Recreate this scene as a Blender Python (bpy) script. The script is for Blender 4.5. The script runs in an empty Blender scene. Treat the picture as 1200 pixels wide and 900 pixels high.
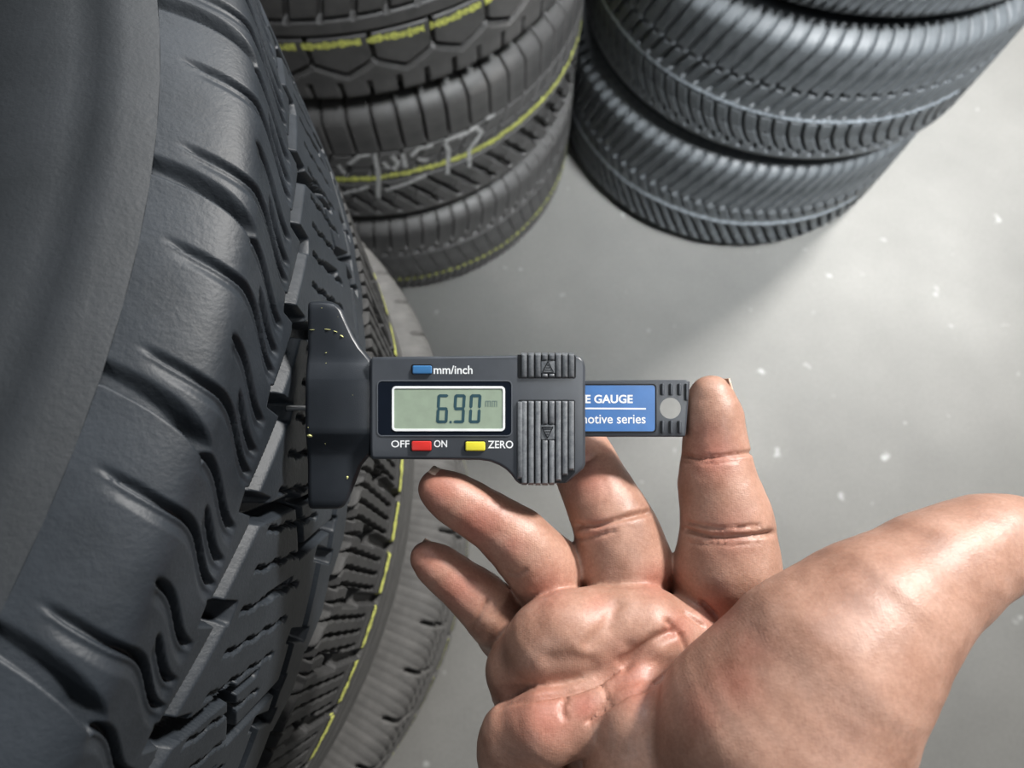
import bpy, bmesh, math, random
import numpy as np
from mathutils import Vector, Matrix, Euler

random.seed(7); rng = np.random.default_rng(7)
scene = bpy.context.scene
COL = scene.collection

# ------------------------------------------------------------------ camera
H = 0.991                      # lens height above the floor
PITCH = math.radians(70.8)     # looking steeply down
FPX = 750.0                    # focal length in pixels of a 1200 px wide frame
cam_data = bpy.data.cameras.new('camera')
cam_data.sensor_width = 36.0
cam_data.lens = FPX / 1200.0 * 36.0
cam_data.clip_start = 0.005
cam_data.clip_end = 60.0
cam_data.dof.use_dof = True
cam_data.dof.focus_distance = 0.172
cam_data.dof.aperture_fstop = 15.0
cam = bpy.data.objects.new('camera', cam_data)
cam.location = (0, 0, H)
cam.rotation_euler = (math.pi / 2 - PITCH, 0, 0)
COL.objects.link(cam)
scene.camera = cam
CAMROT = Euler((math.pi / 2 - PITCH, 0, 0)).to_matrix()

# ------------------------------------------------------------------ world, lamps, exposure
world = bpy.data.worlds.new('hall_daylight')
scene.world = world
world.use_nodes = True
bg = world.node_tree.nodes['Background']
bg.inputs[0].default_value = (0.80, 0.90, 1.0, 1)
bg.inputs[1].default_value = 0.085

def area_lamp(name, loc, target, size, power, color, spread=180):
    ld = bpy.data.lights.new(name, 'AREA')
    ld.shape = 'RECTANGLE'; ld.size = size[0]; ld.size_y = size[1]
    ld.energy = power; ld.color = color; ld.spread = math.radians(spread)
    o = bpy.data.objects.new(name, ld)
    o.location = loc
    o.rotation_euler = (Vector(target) - Vector(loc)).to_track_quat('-Z', 'Y').to_euler()
    COL.objects.link(o)
    return o
area_lamp('ceiling_or_fill_lamp', (1.80, 1.75, 2.5), (0.05, 0.05, 0.8), (0.36, 0.28), 178, (1.0, 0.97, 0.93))
area_lamp('ceiling_or_fill_lamp', (1.0, -0.4, 3.0), (0.45, 0.90, 0.1), (0.5, 0.5), 11.5, (0.95, 0.98, 1.0), 34)  # added unseen fill, narrow beam brightening the back stacks and floor
area_lamp('ceiling_or_fill_lamp', (0.3, 2.9, 3.0), (0.1, 0.6, 0.3), (1.8, 0.4), 60, (0.92, 0.96, 1.0))
area_lamp('ceiling_or_fill_lamp', (-1.6, -0.9, 3.0), (-0.2, 0.3, 0.5), (1.2, 0.4), 9, (0.92, 0.96, 1.0))

scene.view_settings.view_transform = 'Standard'
scene.view_settings.look = 'None'
scene.view_settings.gamma = 1.0
scene.view_settings.use_curve_mapping = False
scene.view_settings.exposure = 0.0

# ------------------------------------------------------------------ helpers
def link(o, parent=None):
    COL.objects.link(o)
    if parent is not None: o.parent = parent
    return o

def tag(o, label=None, cat=None, group=None, kind=None):
    if label: o['label'] = label
    if cat: o['category'] = cat
    if group: o['group'] = group
    if kind: o['kind'] = kind
    return o

def empty(name, loc, rz=0.0):
    o = bpy.data.objects.new(name, None)
    o.empty_display_size = 0.02
    o.location = loc; o.rotation_euler = (0, 0, rz)
    return link(o)

def mesh_np(name, co, quads, mat, smooth=True, tris=None):
    me = bpy.data.meshes.new(name)
    co = np.asarray(co, np.float32); quads = np.asarray(quads, np.int32)
    n = len(quads); k = quads.shape[1]
    me.vertices.add(len(co)); me.vertices.foreach_set('co', co.ravel())
    me.loops.add(n * k); me.loops.foreach_set('vertex_index', quads.ravel())
    me.polygons.add(n)
    me.polygons.foreach_set('loop_start', np.arange(0, n * k, k, dtype=np.int32))
    me.update(calc_edges=True)
    me.polygons.foreach_set('use_smooth', np.full(n, smooth, bool))
    me.materials.append(mat)
    me.update()
    return me

def bm_obj(name, bm, mat, parent=None, smooth=False):
    me = bpy.data.meshes.new(name)
    bmesh.ops.recalc_face_normals(bm, faces=bm.faces)
    bm.to_mesh(me); bm.free()
    if smooth:
        for p in me.polygons: p.use_smooth = True
        try: me.set_sharp_from_angle(angle=math.radians(35))
        except Exception: pass
    me.materials.append(mat)
    return link(bpy.data.objects.new(name, me), parent)

# ------------------------------------------------------------------ materials
def new_mat(name):
    m = bpy.data.materials.new(name); m.use_nodes = True
    nt = m.node_tree
    return m, nt, nt.nodes['Principled BSDF']

def ramp(nt, fac, stops):
    r = nt.nodes.new('ShaderNodeValToRGB')
    el = r.color_ramp.elements
    while len(el) < len(stops): el.new(0.5)
    for e, (p, c) in zip(el, stops):
        e.position = p; e.color = (*c, 1)
    nt.links.new(fac, r.inputs[0])
    return r.outputs[0]

def noise(nt, scale, detail=4, rough=0.55, coord='Object'):
    tc = nt.nodes.new('ShaderNodeTexCoord')
    n = nt.nodes.new('ShaderNodeTexNoise')
    n.inputs['Scale'].default_value = scale
    n.inputs['Detail'].default_value = detail
    n.inputs['Roughness'].default_value = rough
    nt.links.new(tc.outputs[coord], n.inputs['Vector'])
    return n.outputs['Fac']

def bump(nt, bsdf, height, strength, dist, prev=None):
    b = nt.nodes.new('ShaderNodeBump')
    b.inputs['Strength'].default_value = strength
    b.inputs['Distance'].default_value = dist
    nt.links.new(height, b.inputs['Height'])
    if prev is not None: nt.links.new(prev, b.inputs['Normal'])
    nt.links.new(b.outputs[0], bsdf.inputs['Normal'])
    return b.outputs[0]

def rubber(name, dark, light, rough=0.55, scale=60, spec=0.5):
    m, nt, b = new_mat(name)
    f = noise(nt, scale, 6, 0.65)
    c = ramp(nt, f, [(0.30, dark), (0.72, light)])
    nt.links.new(c, b.inputs['Base Color'])
    b.inputs['Roughness'].default_value = rough
    b.inputs['Specular IOR Level'].default_value = spec
    n1 = bump(nt, b, noise(nt, 900, 3), 0.35, 0.0003)
    bump(nt, b, noise(nt, 90, 4), 0.3, 0.0008, n1)
    return m

def plastic(name, col, rough=0.4, spec=0.5, grain=0.25, scuff=None):
    m, nt, b = new_mat(name)
    if scuff:
        c = ramp(nt, noise(nt, 700, 5, 0.7), [(0.35, col), (0.75, scuff)])
        nt.links.new(c, b.inputs['Base Color'])
    else:
        c = ramp(nt, noise(nt, 250, 3), [(0.3, tuple(x * 0.93 for x in col)), (0.7, tuple(min(1, x * 1.07) for x in col))])
        nt.links.new(c, b.inputs['Base Color'])
    b.inputs['Roughness'].default_value = rough
    b.inputs['Specular IOR Level'].default_value = spec
    if grain: bump(nt, b, noise(nt, 4500, 2), grain, 0.00006)
    return m

def flat_paint(name, dark, light, scale=300, rough=0.7):
    m, nt, b = new_mat(name)
    c = ramp(nt, noise(nt, scale, 5, 0.7), [(0.32, dark), (0.6, light)])
    nt.links.new(c, b.inputs['Base Color'])
    b.inputs['Roughness'].default_value = rough
    return m

M_front = rubber('front_tyre_rubber', (0.014, 0.018, 0.023), (0.028, 0.034, 0.042), 0.52, 45, 0.38)
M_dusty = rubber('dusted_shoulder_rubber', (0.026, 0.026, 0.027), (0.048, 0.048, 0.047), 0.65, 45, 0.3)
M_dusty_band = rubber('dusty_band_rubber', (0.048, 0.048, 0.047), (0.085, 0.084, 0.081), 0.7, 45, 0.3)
M_front_low = rubber('lit_tone_tyre_rubber', (0.070, 0.069, 0.067), (0.125, 0.122, 0.118), 0.75, 35, 0.3)  # paler rubber: the light on the lower tyre put into its colour
M_left = rubber('left_stack_rubber', (0.055, 0.054, 0.053), (0.105, 0.102, 0.100), 0.5, 30)
M_right = rubber('right_stack_rubber', (0.050, 0.056, 0.060), (0.125, 0.136, 0.145), 0.5, 30)
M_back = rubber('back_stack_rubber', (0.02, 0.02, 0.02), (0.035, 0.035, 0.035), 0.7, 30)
M_side = rubber('sidewall_rubber', (0.015, 0.018, 0.021), (0.026, 0.030, 0.035), 0.6, 25)
M_yellow = flat_paint('yellow_stripe_paint', (0.30, 0.31, 0.07), (0.72, 0.75, 0.18), 260)
M_chalk = flat_paint('white_chalk', (0.10, 0.10, 0.10), (0.52, 0.52, 0.51), 420)
M_wear = flat_paint('pale_scuff', (0.20, 0.23, 0.26), (0.60, 0.66, 0.72), 330)

def concrete():
    m, nt, b = new_mat('grey_concrete')
    base = ramp(nt, noise(nt, 3.0, 8, 0.6), [(0.30, (0.134, 0.133, 0.125)), (0.55, (0.170, 0.168, 0.158)), (0.75, (0.210, 0.207, 0.195))])
    spots = ramp(nt, noise(nt, 28, 2, 0.5), [(0.70, (0, 0, 0)), (0.78, (1, 1, 1))])
    mix = nt.nodes.new('ShaderNodeMix'); mix.data_type = 'RGBA'
    nt.links.new(spots, mix.inputs[0]); nt.links.new(base, mix.inputs[6])
    mix.inputs[7].default_value = (0.36, 0.37, 0.355, 1)
    fine = ramp(nt, noise(nt, 220, 5, 0.7), [(0.3, (0.86, 0.86, 0.86)), (0.7, (1.08, 1.08, 1.08))])
    mul = nt.nodes.new('ShaderNodeMix'); mul.data_type = 'RGBA'; mul.blend_type = 'MULTIPLY'; mul.inputs[0].default_value = 1
    nt.links.new(mix.outputs[2], mul.inputs[6]); nt.links.new(fine, mul.inputs[7])
    nt.links.new(mul.outputs[2], b.inputs['Base Color'])
    b.inputs['Roughness'].default_value = 0.62
    bump(nt, b, noise(nt, 60, 6), 0.15, 0.002)
    return m
M_floor = concrete()
M_wall = flat_paint('painted_wall', (0.16, 0.17, 0.18), (0.20, 0.21, 0.22), 3, 0.8)

# ------------------------------------------------------------------ setting
bm = bmesh.new()
n = 24
for j in range(n + 1):
    for i in range(n + 1):
        bm.verts.new((-3.2 + 6.4 * i / n, -2.0 + 6.0 * j / n, 0))
bm.verts.ensure_lookup_table()
for j in range(n):
    for i in range(n):
        a = j * (n + 1) + i
        bm.faces.new([bm.verts[a], bm.verts[a + 1], bm.verts[a + n + 2], bm.verts[a + n + 1]])
floor = bm_obj('floor', bm, M_floor)
tag(floor, 'smooth grey concrete floor with faint pale spots', kind='structure')
bm = bmesh.new()
bmesh.ops.create_cube(bm, size=1, matrix=Matrix.Translation((0, 4.06, 1.5)) @ Matrix.Diagonal((6.4, 0.12, 3.0, 1)))
wall = bm_obj('wall_back', bm, M_wall)
tag(wall, 'plain grey wall behind the tyre stacks', kind='structure')

# ------------------------------------------------------------------ tyres
def sst(x):
    x = np.clip(x, 0, 1); return x * x * (3 - 2 * x)
def slot(d, hw, depth, soft=0.0006):
    """groove of half width hw: d is the distance from its centre line"""
    return depth * (1 - sst((np.abs(d) - hw + soft) / (2 * soft)))
def per(s, period, phase=0.0):
    """signed distance to the nearest multiple of the period"""
    return (s - phase + period / 2) % period - period / 2
def vee(d, hw, depth):
    return depth * np.clip(1.25 * (1 - np.abs(d) / hw), 0, 1)
def box(z, a, b, soft=0.0008):
    return sst((z - a + soft) / (2 * soft)) * sst((b - z + soft) / (2 * soft))

def pat_front(s, z):
    P = 0.0267
    za = z + 0.575
    f = ((s - 0.0036) / P) % 1.0
    zig = 0.833 - 0.009 * f
    d = np.zeros_like(s)
    dz = za - zig                                     # zigzag ledge groove
    wallu = 0.0062 * (1 - sst((dz - 0.0012) / 0.0012)) * (dz > -0.0005)
    ledge = 0.0062 * np.clip(1 + (dz + 0.0005) / 0.0042, 0, 1) * (dz <= -0.0005)
    d = np.maximum(d, np.maximum(wallu, ledge))
    d = np.maximum(d, slot(per(s, P, 0.0036), 0.0026, 0.0085) * box(za, 0.820, 0.835))
    # long slanted cuts of the upper shoulder
    k = (za - 0.834)
    for ph, zt in ((0.0, 0.868), (0.0133, 0.858), (0.0055, 0.850)):
        q = per(s - 0.56 * k + 0.0012 * np.sin(k * 260), P, 0.0095 + ph)
        dd = slot(q, 0.0007, 0.0028, 0.0005) + 0.0012 * np.clip(1 - np.abs(q + 0.0022) / 0.0022, 0, 1)
        d = np.maximum(d, dd * box(za, 0.836, zt, 0.002))
    d = np.maximum(d, slot(per(s - 0.9 * (za - 0.86), 2 * P, 0.012), 0.0022, 0.006) * box(za, 0.858, 0.90, 0.002))
    # lateral V grooves across the middle rib
    sc = np.interp(za, [0.760, 0.785, 0.800, 0.822], [-0.046, -0.058, -0.044, -0.052])
    d = np.maximum(d, slot(per(s - sc, 2 * P), 0.0023, 0.0075) * box(za, 0.757, 0.828))
    # wavy sipes of the middle rib
    w = 0.0005 * np.sin(za * 620) + 0.0002 * np.sin(za * 1900)
    q = per(s - w - 0.25 * (0.80 - za), P / 2.5, 0.002)
    d = np.maximum(d, vee(q, 0.0011, 0.0030) * box(za, 0.779, 0.815))
    q = per(s - 0.35 * (0.79 - za), P, 0.0115)
    d = np.maximum(d, slot(q, 0.0011, 0.005) * box(za, 0.786, 0.802))
    # saw-edged second groove
    f2 = ((s + 0.004) / P) % 1.0
    c2 = 0.7565 + 0.009 * f2
    d = np.maximum(d, slot(za - c2, 0.0022, 0.007))
    d = np.maximum(d, slot(per(s, P, -0.004), 0.0022, 0.007) * box(za, 0.752, 0.770))
    # wide main groove
    f3 = ((s + 0.010) / P) % 1.0
    c3 = 0.735 + 0.004 * np.abs(2 * f3 - 1)
    d = np.maximum(d, slot(za - c3, 0.0048 + 0.002 * f3, 0.0095, 0.0012))
    # outer shoulder: kinked sipes and square slots
    path = 0.013 * np.clip((0.742 - za) / 0.014, 0, 1) + 0.0003 * np.sin(za * 500)
    q = per(s - path, P / 4, 0.001)
    d = np.maximum(d, vee(q, 0.0013, 0.0038) * box(za, 0.664, 0.734))
    q = per(s, P, -0.0445)
    d = np.maximum(d, slot(q, 0.0036, 0.0085, 0.001) * box(za, 0.686, 0.714, 0.0012))
    d = np.maximum(d, slot(q, 0.0022, 0.004, 0.001) * box(za, 0.640, 0.690, 0.0012))
    d = np.maximum(d, slot(q, 0.0013, 0.004, 0.0006) * box(za, 0.640, 0.655, 0.0012))
    d = np.maximum(d, slot(za - 0.6565, 0.0012, 0.0022))
    for zz in (0.628, 0.617, 0.611):
        d = np.maximum(d, slot(za - zz, 0.0007, 0.0012))
    return d
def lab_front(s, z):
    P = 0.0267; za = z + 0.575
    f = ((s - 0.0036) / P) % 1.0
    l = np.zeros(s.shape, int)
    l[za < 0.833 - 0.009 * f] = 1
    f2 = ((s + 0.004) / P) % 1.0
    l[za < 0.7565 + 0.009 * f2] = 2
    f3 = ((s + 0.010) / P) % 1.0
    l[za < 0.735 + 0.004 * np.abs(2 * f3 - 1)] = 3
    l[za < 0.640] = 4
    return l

def pat_mud(s, z):          # blocks of the lower tyre of the front stack
    P = 0.030
    d = slot(per(s, P), 0.0018, 0.005) * box(z, 0.02, 0.085)
    d = np.maximum(d, slot(per(s, P, 0.010), 0.0012, 0.005) * box(z, 0.12, 0.19))
    d = np.maximum(d, slot(per(s, P, 0.015), 0.004, 0.006) * box(z, 0.038, 0.058))
    for zz in (0.092, 0.118, 0.155): d = np.maximum(d, slot(z - zz, 0.003, 0.006))
    d = np.maximum(d, slot(per(s - 0.3 * z, P / 5), 0.0006, 0.0006) * box(z, 0.125, 0.20))
    return 1.4 * d

def pat_slats(s, z):        # middle tyre of the left stack
    P = 0.02907
    q = per(s, P, -0.001)
    d = slot(q, 0.0017, 0.007) * box(z, 0.153, 0.222, 0.0015)
    d = np.maximum(d, slot(z - 0.150, 0.0016, 0.003))
    q = per(s - 0.5 * (z - 0.12), P, 0.010)
    d = np.maximum(d, slot(q, 0.0020, 0.005) * box(z, 0.112, 0.149))
    d = np.maximum(d, slot(z - 0.126, 0.0014, 0.003))
    d = np.maximum(d, slot(z - 0.098, 0.0016, 0.004))
    q = per(s + 0.7 * (z - 0.07), P, 0.004)
    d = np.maximum(d, slot(q, 0.0042, 0.008, 0.0012) * box(z, 0.030, 0.092, 0.0015))
    d = np.maximum(d, slot(z - (0.062 + 0.008 * np.sin(2 * np.pi * s / P)), 0.0022, 0.007))
    return 1.4 * d

def pat_ridged(s, z):       # bottom tyre of the left stack
    P = 0.02434
    d = slot(per(s - 0.15 * z, P), 0.0017, 0.0045) * box(z, 0.142, 0.205, 0.0015)
    d = np.maximum(d, slot(per(s, P, 0.012), 0.005, 0.004, 0.0015) * box(z, 0.127, 0.138, 0.0015))
    d = np.maximum(d, slot(z - 0.124, 0.0014, 0.003))
    d = np.maximum(d, slot(per(s + 0.25 * z, P, 0.006), 0.0012, 0.002) * box(z, 0.065, 0.12, 0.0015))
    d = np.maximum(d, slot(z - 0.045, 0.0018, 0.004))
    d = np.maximum(d, slot(per(s - 0.4 * z, P / 2), 0.0022, 0.005, 0.001) * box(z, 0.012, 0.062, 0.0015))
    return 1.4 * d

def pat_chevron(s, z):      # top tyre of the left stack
    P = 0.06283
    x = np.abs(per(s, P, -0.4168 % P))                 # 0 on a peak
    edge = 0.0595 - 0.0165 * (x / (P / 2)) ** 0.9
    d = np.zeros_like(s)
    dz = z - edge
    d = np.maximum(d, 0.0045 * (1 - sst(dz / 0.0045)) * 0 + slot(dz - 0.0030, 0.0026, 0.007, 0.0010))
    d = np.maximum(d, 0.0018 * np.clip(1 - np.abs(dz + 0.0015) / 0.003, 0, 1))
    d = np.maximum(d, slot(per(s, P / 2, -0.4280 % (P / 2)), 0.0026, 0.008) * box(z, -0.02, 0.035, 0.002))
    d = np.maximum(d, slot(per(s, P, -0.4168 % P), 0.0021, 0.007) * box(z, 0.058, 0.094, 0.002))
    d = np.maximum(d, slot(z - 0.0940, 0.0022, 0.006))
    q = per(s - 0.3 * (z - 0.1), P / 2, 0.01)
    d = np.maximum(d, slot(q, 0.0026, 0.007) * box(z, 0.110, 0.235, 0.002))
    d = np.maximum(d, slot(z - 0.113, 0.0025, 0.006))
    d = np.maximum(d, slot(z - 0.150, 0.0025, 0.006))
    return 1.4 * d

def pat_hook(s, z):         # right stack, upper tyres
    P = 0.02008
    d = slot(per(s - 0.40 * (z - 0.143), P), 0.0022, 0.005) * box(z, 0.140, 0.215, 0.0015)
    dash = slot(z - 0.1385, 0.0028, 0.007) * (np.abs(per(s, P, 0.004)) < 0.0068)
    d = np.maximum(d, dash)
    d = np.maximum(d, slot(per(s - 0.50 * (z - 0.100), P, 0.002), 0.0026, 0.005, 0.001) * box(z, 0.102, 0.135, 0.0015))
    d = np.maximum(d, slot(z - 0.0915, 0.0015, 0.003))
    q = per(s + 0.5 * (z - 0.06) - 5.0 * (z - 0.062) ** 2 * 1.6, P, 0.006)
    d = np.maximum(d, slot(q, 0.0020, 0.006) * box(z, 0.040, 0.090, 0.0015))
    d = np.maximum(d, slot(per(s, P, 0.010), 0.0022, 0.004) * box(z, 0.030, 0.041, 0.001))
    d = np.maximum(d, slot(z - 0.064, 0.0010, 0.003) * (np.abs(per(s, P, 0.0)) < 0.007))
    return 1.4 * d

def pat_fins(s, z):         # right stack, bottom tyre
    P = 0.02008
    d = slot(per(s - 0.42 * (z - 0.10), P), 0.0034, 0.005, 0.0015) * box(z, 0.118, 0.212, 0.004)
    d = np.maximum(d, slot(per(s + 0.5 * (z - 0.10), P, 0.006), 0.0020, 0.003, 0.001) * box(z, 0.096, 0.118, 0.0015))
    d = np.maximum(d, slot(z - 0.120, 0.0015, 0.003))
    d = np.maximum(d, slot(per(s + 0.6 * (z - 0.05), P, 0.002), 0.0036, 0.007, 0.0012) * box(z, 0.022, 0.078, 0.002))
    d = np.maximum(d, slot(z - 0.050, 0.0016, 0.004))
    return 1.4 * d

def profile_r(z, w, R, zk, sh, p):
    zn = np.abs(z - w / 2) / (w / 2)
    return R - 0.002 * zn ** 2 - sh * np.clip((zn - zk) / (1 - zk), 0, 1) ** p

def strip_mesh(name, pat, R, w, P, nper, s0, cell, mat, prof, label=None, zr=None, off=0.0, keep=None, cellz=None):
    """tread surface from arc s0 over nper periods, carved by pat; returns {label: mesh}"""
    ns = max(2, int(round(P * nper / cell))); cz = cellz or cell
    z0, z1 = zr if zr else (0.004, w - 0.004)
    nz = max(2, int(round((z1 - z0) / cz)))
    s = s0 + np.linspace(0, P * nper, ns + 1); z = np.linspace(z0, z1, nz + 1)
    S, Z = np.meshgrid(s, z)
    D = pat(S, Z) if pat else np.zeros_like(S)
    Rr = profile_r(Z, w, R, *prof) - D + off
    A = S / R
    co = np.stack([Rr * np.cos(A), Rr * np.sin(A), Z], -1).reshape(-1, 3)
    i = np.arange(ns); j = np.arange(nz)
    I, J = np.meshgrid(i, j)
    a = (J * (ns + 1) + I)
    q = np.stack([a, a + 1, a + ns + 2, a + ns + 1], -1)
    out = {}
    Sm, Zm = S[:-1, :-1] + P * nper / ns / 2, Z[:-1, :-1] + (z1 - z0) / nz / 2
    L = label(Sm, Zm) if label else np.zeros(Sm.shape, int)
    if keep is not None:
        Dm = np.maximum.reduce([D[:-1, :-1], D[1:, :-1], D[:-1, 1:], D[1:, 1:]])
        L = np.where(keep(Sm, Zm, Dm), L, -1)
    for l in np.unique(L):
        if l < 0: continue
        qq = q[L == l].reshape(-1, 4)
        used, inv = np.unique(qq, return_inverse=True)
        out[int(l)] = mesh_np(name, co[used], inv.reshape(-1, 4), mat)
    return out

def sidewall_obj(w, R, prof, mat, parent, top):
    r1 = float(profile_r(np.array([w - 0.004]), w, R, *prof)[0])
    rb = 0.205
    pts = [(r1, w - 0.004), (r1 - 0.006, w - 0.0012), (r1 - 0.012, w), (r1 - 0.014, w - 0.0012), (r1 - 0.018, w + 0.0002), (0.250, w - 0.001), (0.247, w - 0.003), (0.240, w - 0.004), (0.225, w - 0.011),
           (0.216, w - 0.016), (0.214, w - 0.0145), (0.209, w - 0.018), (rb, w - 0.026), (rb - 0.002, w - 0.036), (rb + 0.004, w - 0.040), (0.225, w - 0.026), (0.26, w - 0.018), (R - 0.022, w - 0.05), (R - 0.016, w / 2)]
    if not top: pts = [(r, w - z) for r, z in pts]
    N = 120
    ang = np.arange(N) * 2 * np.pi / N
    co = np.array([[r * np.cos(a), r * np.sin(a), z] for (r, z) in pts for a in ang])
    q = []
    for k in range(len(pts) - 1):
        for i in range(N):
            j = (i + 1) % N
            f = [k * N + i, k * N + j, (k + 1) * N + j, (k + 1) * N + i]
            q.append(f if not top else f[::-1])
    me = mesh_np('sidewall', co, q, mat)
    return link(bpy.data.objects.new('sidewall', me), parent)

SEG = {}
def make_tyre(cx, cy, z0, R, w, pat, P, N, vis, mat, label, group, key, rz=0.0, lab=None, names=None, cell=0.0016, mult=1,
              prof=(0.74, 0.040, 2.4), side=None, stripes=(), name='tyre'):
    """vis: arc (in periods) built as separate blocks sharing mesh data; the rest is one coarser band"""
    root = empty(name, (cx, cy, z0), rz)
    tag(root, label, 'tyre', group)
    if key not in SEG:
        SEG[key] = strip_mesh('tread_block', pat, R, w, P, 1, 0.0, cell, mat, prof, lab)
    segs = SEG[key]
    k0, k1 = vis
    for k in range(k0, k1):
        for l, me in segs.items():
            nm = names[l] if names else 'tread_block'
            o = bpy.data.objects.new(nm, me)
            o.rotation_euler = (0, 0, k * P / R)
            link(o, root)
    rest = N - (k1 - k0)
    if rest > 0:
        ck = key + '_rest%d_%d' % (k0, k1)
        if ck not in SEG:
            SEG[ck] = strip_mesh('tread', pat, R, w, P, rest, k1 * P, 0.004, mat, prof, None, cellz=0.0035)
        link(bpy.data.objects.new('tread', SEG[ck][0]), root)
    for t in (True, False): sidewall_obj(w, R, prof, side or M_side, root, t)
    for (nm, za, zb, wob, m, s0, s1, maxd, cov) in stripes:
        sd = rng.uniform(0, 100)
        def keep(S, Z, D, za=za, zb=zb, wob=wob, maxd=maxd, cov=cov, sd=sd):
            mid = (za + zb) / 2 + wob * (np.sin(S * 37 + sd) + 0.5 * np.sin(S * 151 + sd))
            hw = (zb - za) / 2 * (0.72 + 0.28 * np.sin(S * 610 + sd) * np.sin(S * 233 + 2 * sd))
            rnd = np.sin(S * 7919 + Z * 5000) * 43758.5453; rnd = rnd - np.floor(rnd)
            return (np.abs(Z - mid) < hw) & (D < maxd) & (rnd < cov)
        ms = strip_mesh(nm, pat, R, w, s1 - s0, 1, s0, 0.0010, m, prof, None, zr=(za - 2 * wob - 0.001, zb + 2 * wob + 0.001), off=0.00035, keep=keep)
        if 0 in ms: link(bpy.data.objects.new(nm, ms[0]), root)
    return root

PF = (0.88, 0.032, 2.2)
R0 = 0.306
front_stack = 'front tyre stack at left'
left_stack = 'tyres of the left background stack'
right_stack = 'tyres of the right background stack'
back_stack = 'tyres of the dark stack in the gap'

# measured tyre: two tread pitches per block
P2 = 2 * math.pi * R0 / 36
def pf(s, z): return pat_front(s * (0.0534 / P2), z)
def lf(s, z): return lab_front(s * (0.0534 / P2), z)
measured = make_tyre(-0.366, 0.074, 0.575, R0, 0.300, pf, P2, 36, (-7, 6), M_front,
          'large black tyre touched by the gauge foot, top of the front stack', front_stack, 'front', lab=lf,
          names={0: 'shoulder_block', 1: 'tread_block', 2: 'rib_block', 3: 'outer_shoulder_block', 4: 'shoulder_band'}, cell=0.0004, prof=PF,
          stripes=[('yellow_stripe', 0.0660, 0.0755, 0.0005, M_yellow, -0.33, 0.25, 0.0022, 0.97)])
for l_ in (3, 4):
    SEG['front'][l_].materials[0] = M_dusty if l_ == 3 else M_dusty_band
make_tyre(-0.342, 0.067, 0.370, 0.305, 0.2035, pat_mud, 0.030 * (2 * math.pi * 0.305 / 0.030 / 64) , 64, (-12, 10), M_front_low,
          'grey tyre, light put into its colour, directly below the measured tyre at left', front_stack, 'mud', cell=0.0012,
          stripes=[('yellow_stripe', 0.066, 0.073, 0.001, M_yellow, -0.30, 0.25, 0.002, 0.55)], side=M_front_low)
make_tyre(-0.375, 0.062, 0.165, 0.305, 0.2035, pat_slats, 2 * math.pi * 0.305 / 66, 66, (-12, 10), M_front,
          'black tyre third from the top of the front stack', front_stack, 'slats_f')
make_tyre(-0.372, 0.070, -0.0, 0.305, 0.1635, None, 2 * math.pi * 0.305 / 64, 64, (0, 0), M_front,
          'black tyre at the foot of the front stack on the concrete', front_stack, 'plain_f')

# left background stack
PL = 2 * math.pi * 0.306
make_tyre(-0.205, 0.814, 0.0, 0.306, 0.2055, pat_ridged, PL / 80, 80, (-32, -2), M_left,
          'bottom tyre of the left background stack, thin yellow dotted line near the floor', left_stack, 'ridged', cell=0.0011,
          stripes=[('yellow_stripe', 0.0495, 0.0570, 0.0008, M_yellow, -0.75, 0.0, 0.0055, 0.75)])
mid = make_tyre(-0.206, 0.815, 0.207, 0.306, 0.2235, pat_slats, PL / 67, 67, (-27, -2), M_left,
          'middle tyre of the left background stack with yellow line and white chalk scribbles', left_stack, 'slats', cell=0.0011,
          stripes=[('yellow_stripe', 0.1030, 0.1140, 0.0010, M_yellow, -0.75, 0.0, 0.0055, 0.85)])
make_tyre(-0.206, 0.814, 0.432, 0.306, 0.220, pat_chevron, PL / 31, 31, (-12, 0), M_left,
          'top tyre of the left background stack with coarse pointed blocks', left_stack, 'chevron', cell=0.0010,
          stripes=[('yellow_stripe', 0.0800, 0.0900, 0.0008, M_yellow, -0.75, 0.0, 0.0055, 0.9)], prof=(0.80, 0.030, 2.4))
# right background stack
make_tyre(0.402, 0.898, 0.0, 0.306, 0.2245, pat_fins, PL / 97, 97, (-50, -15), M_right,
          'bottom tyre of the right background stack standing on the concrete', right_stack, 'fins', cell=0.0011,
          stripes=[('scuff_line', 0.0835, 0.0935, 0.0010, M_wear, -0.95, -0.3, 0.004, 0.85)])
make_tyre(0.418, 0.896, 0.226, 0.306, 0.2215, pat_hook, PL / 97, 97, (-50, -15), M_right,
          'second tyre of the right background stack with curved blocks and pale scuff line', right_stack, 'hook', cell=0.0011,
          stripes=[('scuff_line', 0.0925, 0.1005, 0.0008, M_wear, -0.95, -0.3, 0.004, 0.85)])
make_tyre(0.420, 0.905, 0.449, 0.306, 0.209, pat_ridged, PL / 80, 80, (-42, -10), M_right,
          'top tyre of the right background stack', right_stack, 'ridged_r', cell=0.0016)
for k, (x, y, zz, lb) in enumerate([(0.10, 1.44, 0.0, 'bottom tyre of the dark stack in the gap between the two background stacks'),
                                (0.115, 1.43, 0.21, 'middle tyre of the dark stack in the gap between the two background stacks'),
                                (0.10, 1.445, 0.42, 'top tyre of the dark stack in the gap between the two background stacks')]):
    make_tyre(x, y + 0.07, zz, 0.306, 0.2085, pat_ridged, PL / 80, 80, (0, 0), M_back, lb, back_stack, 'ridged_b')

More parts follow.
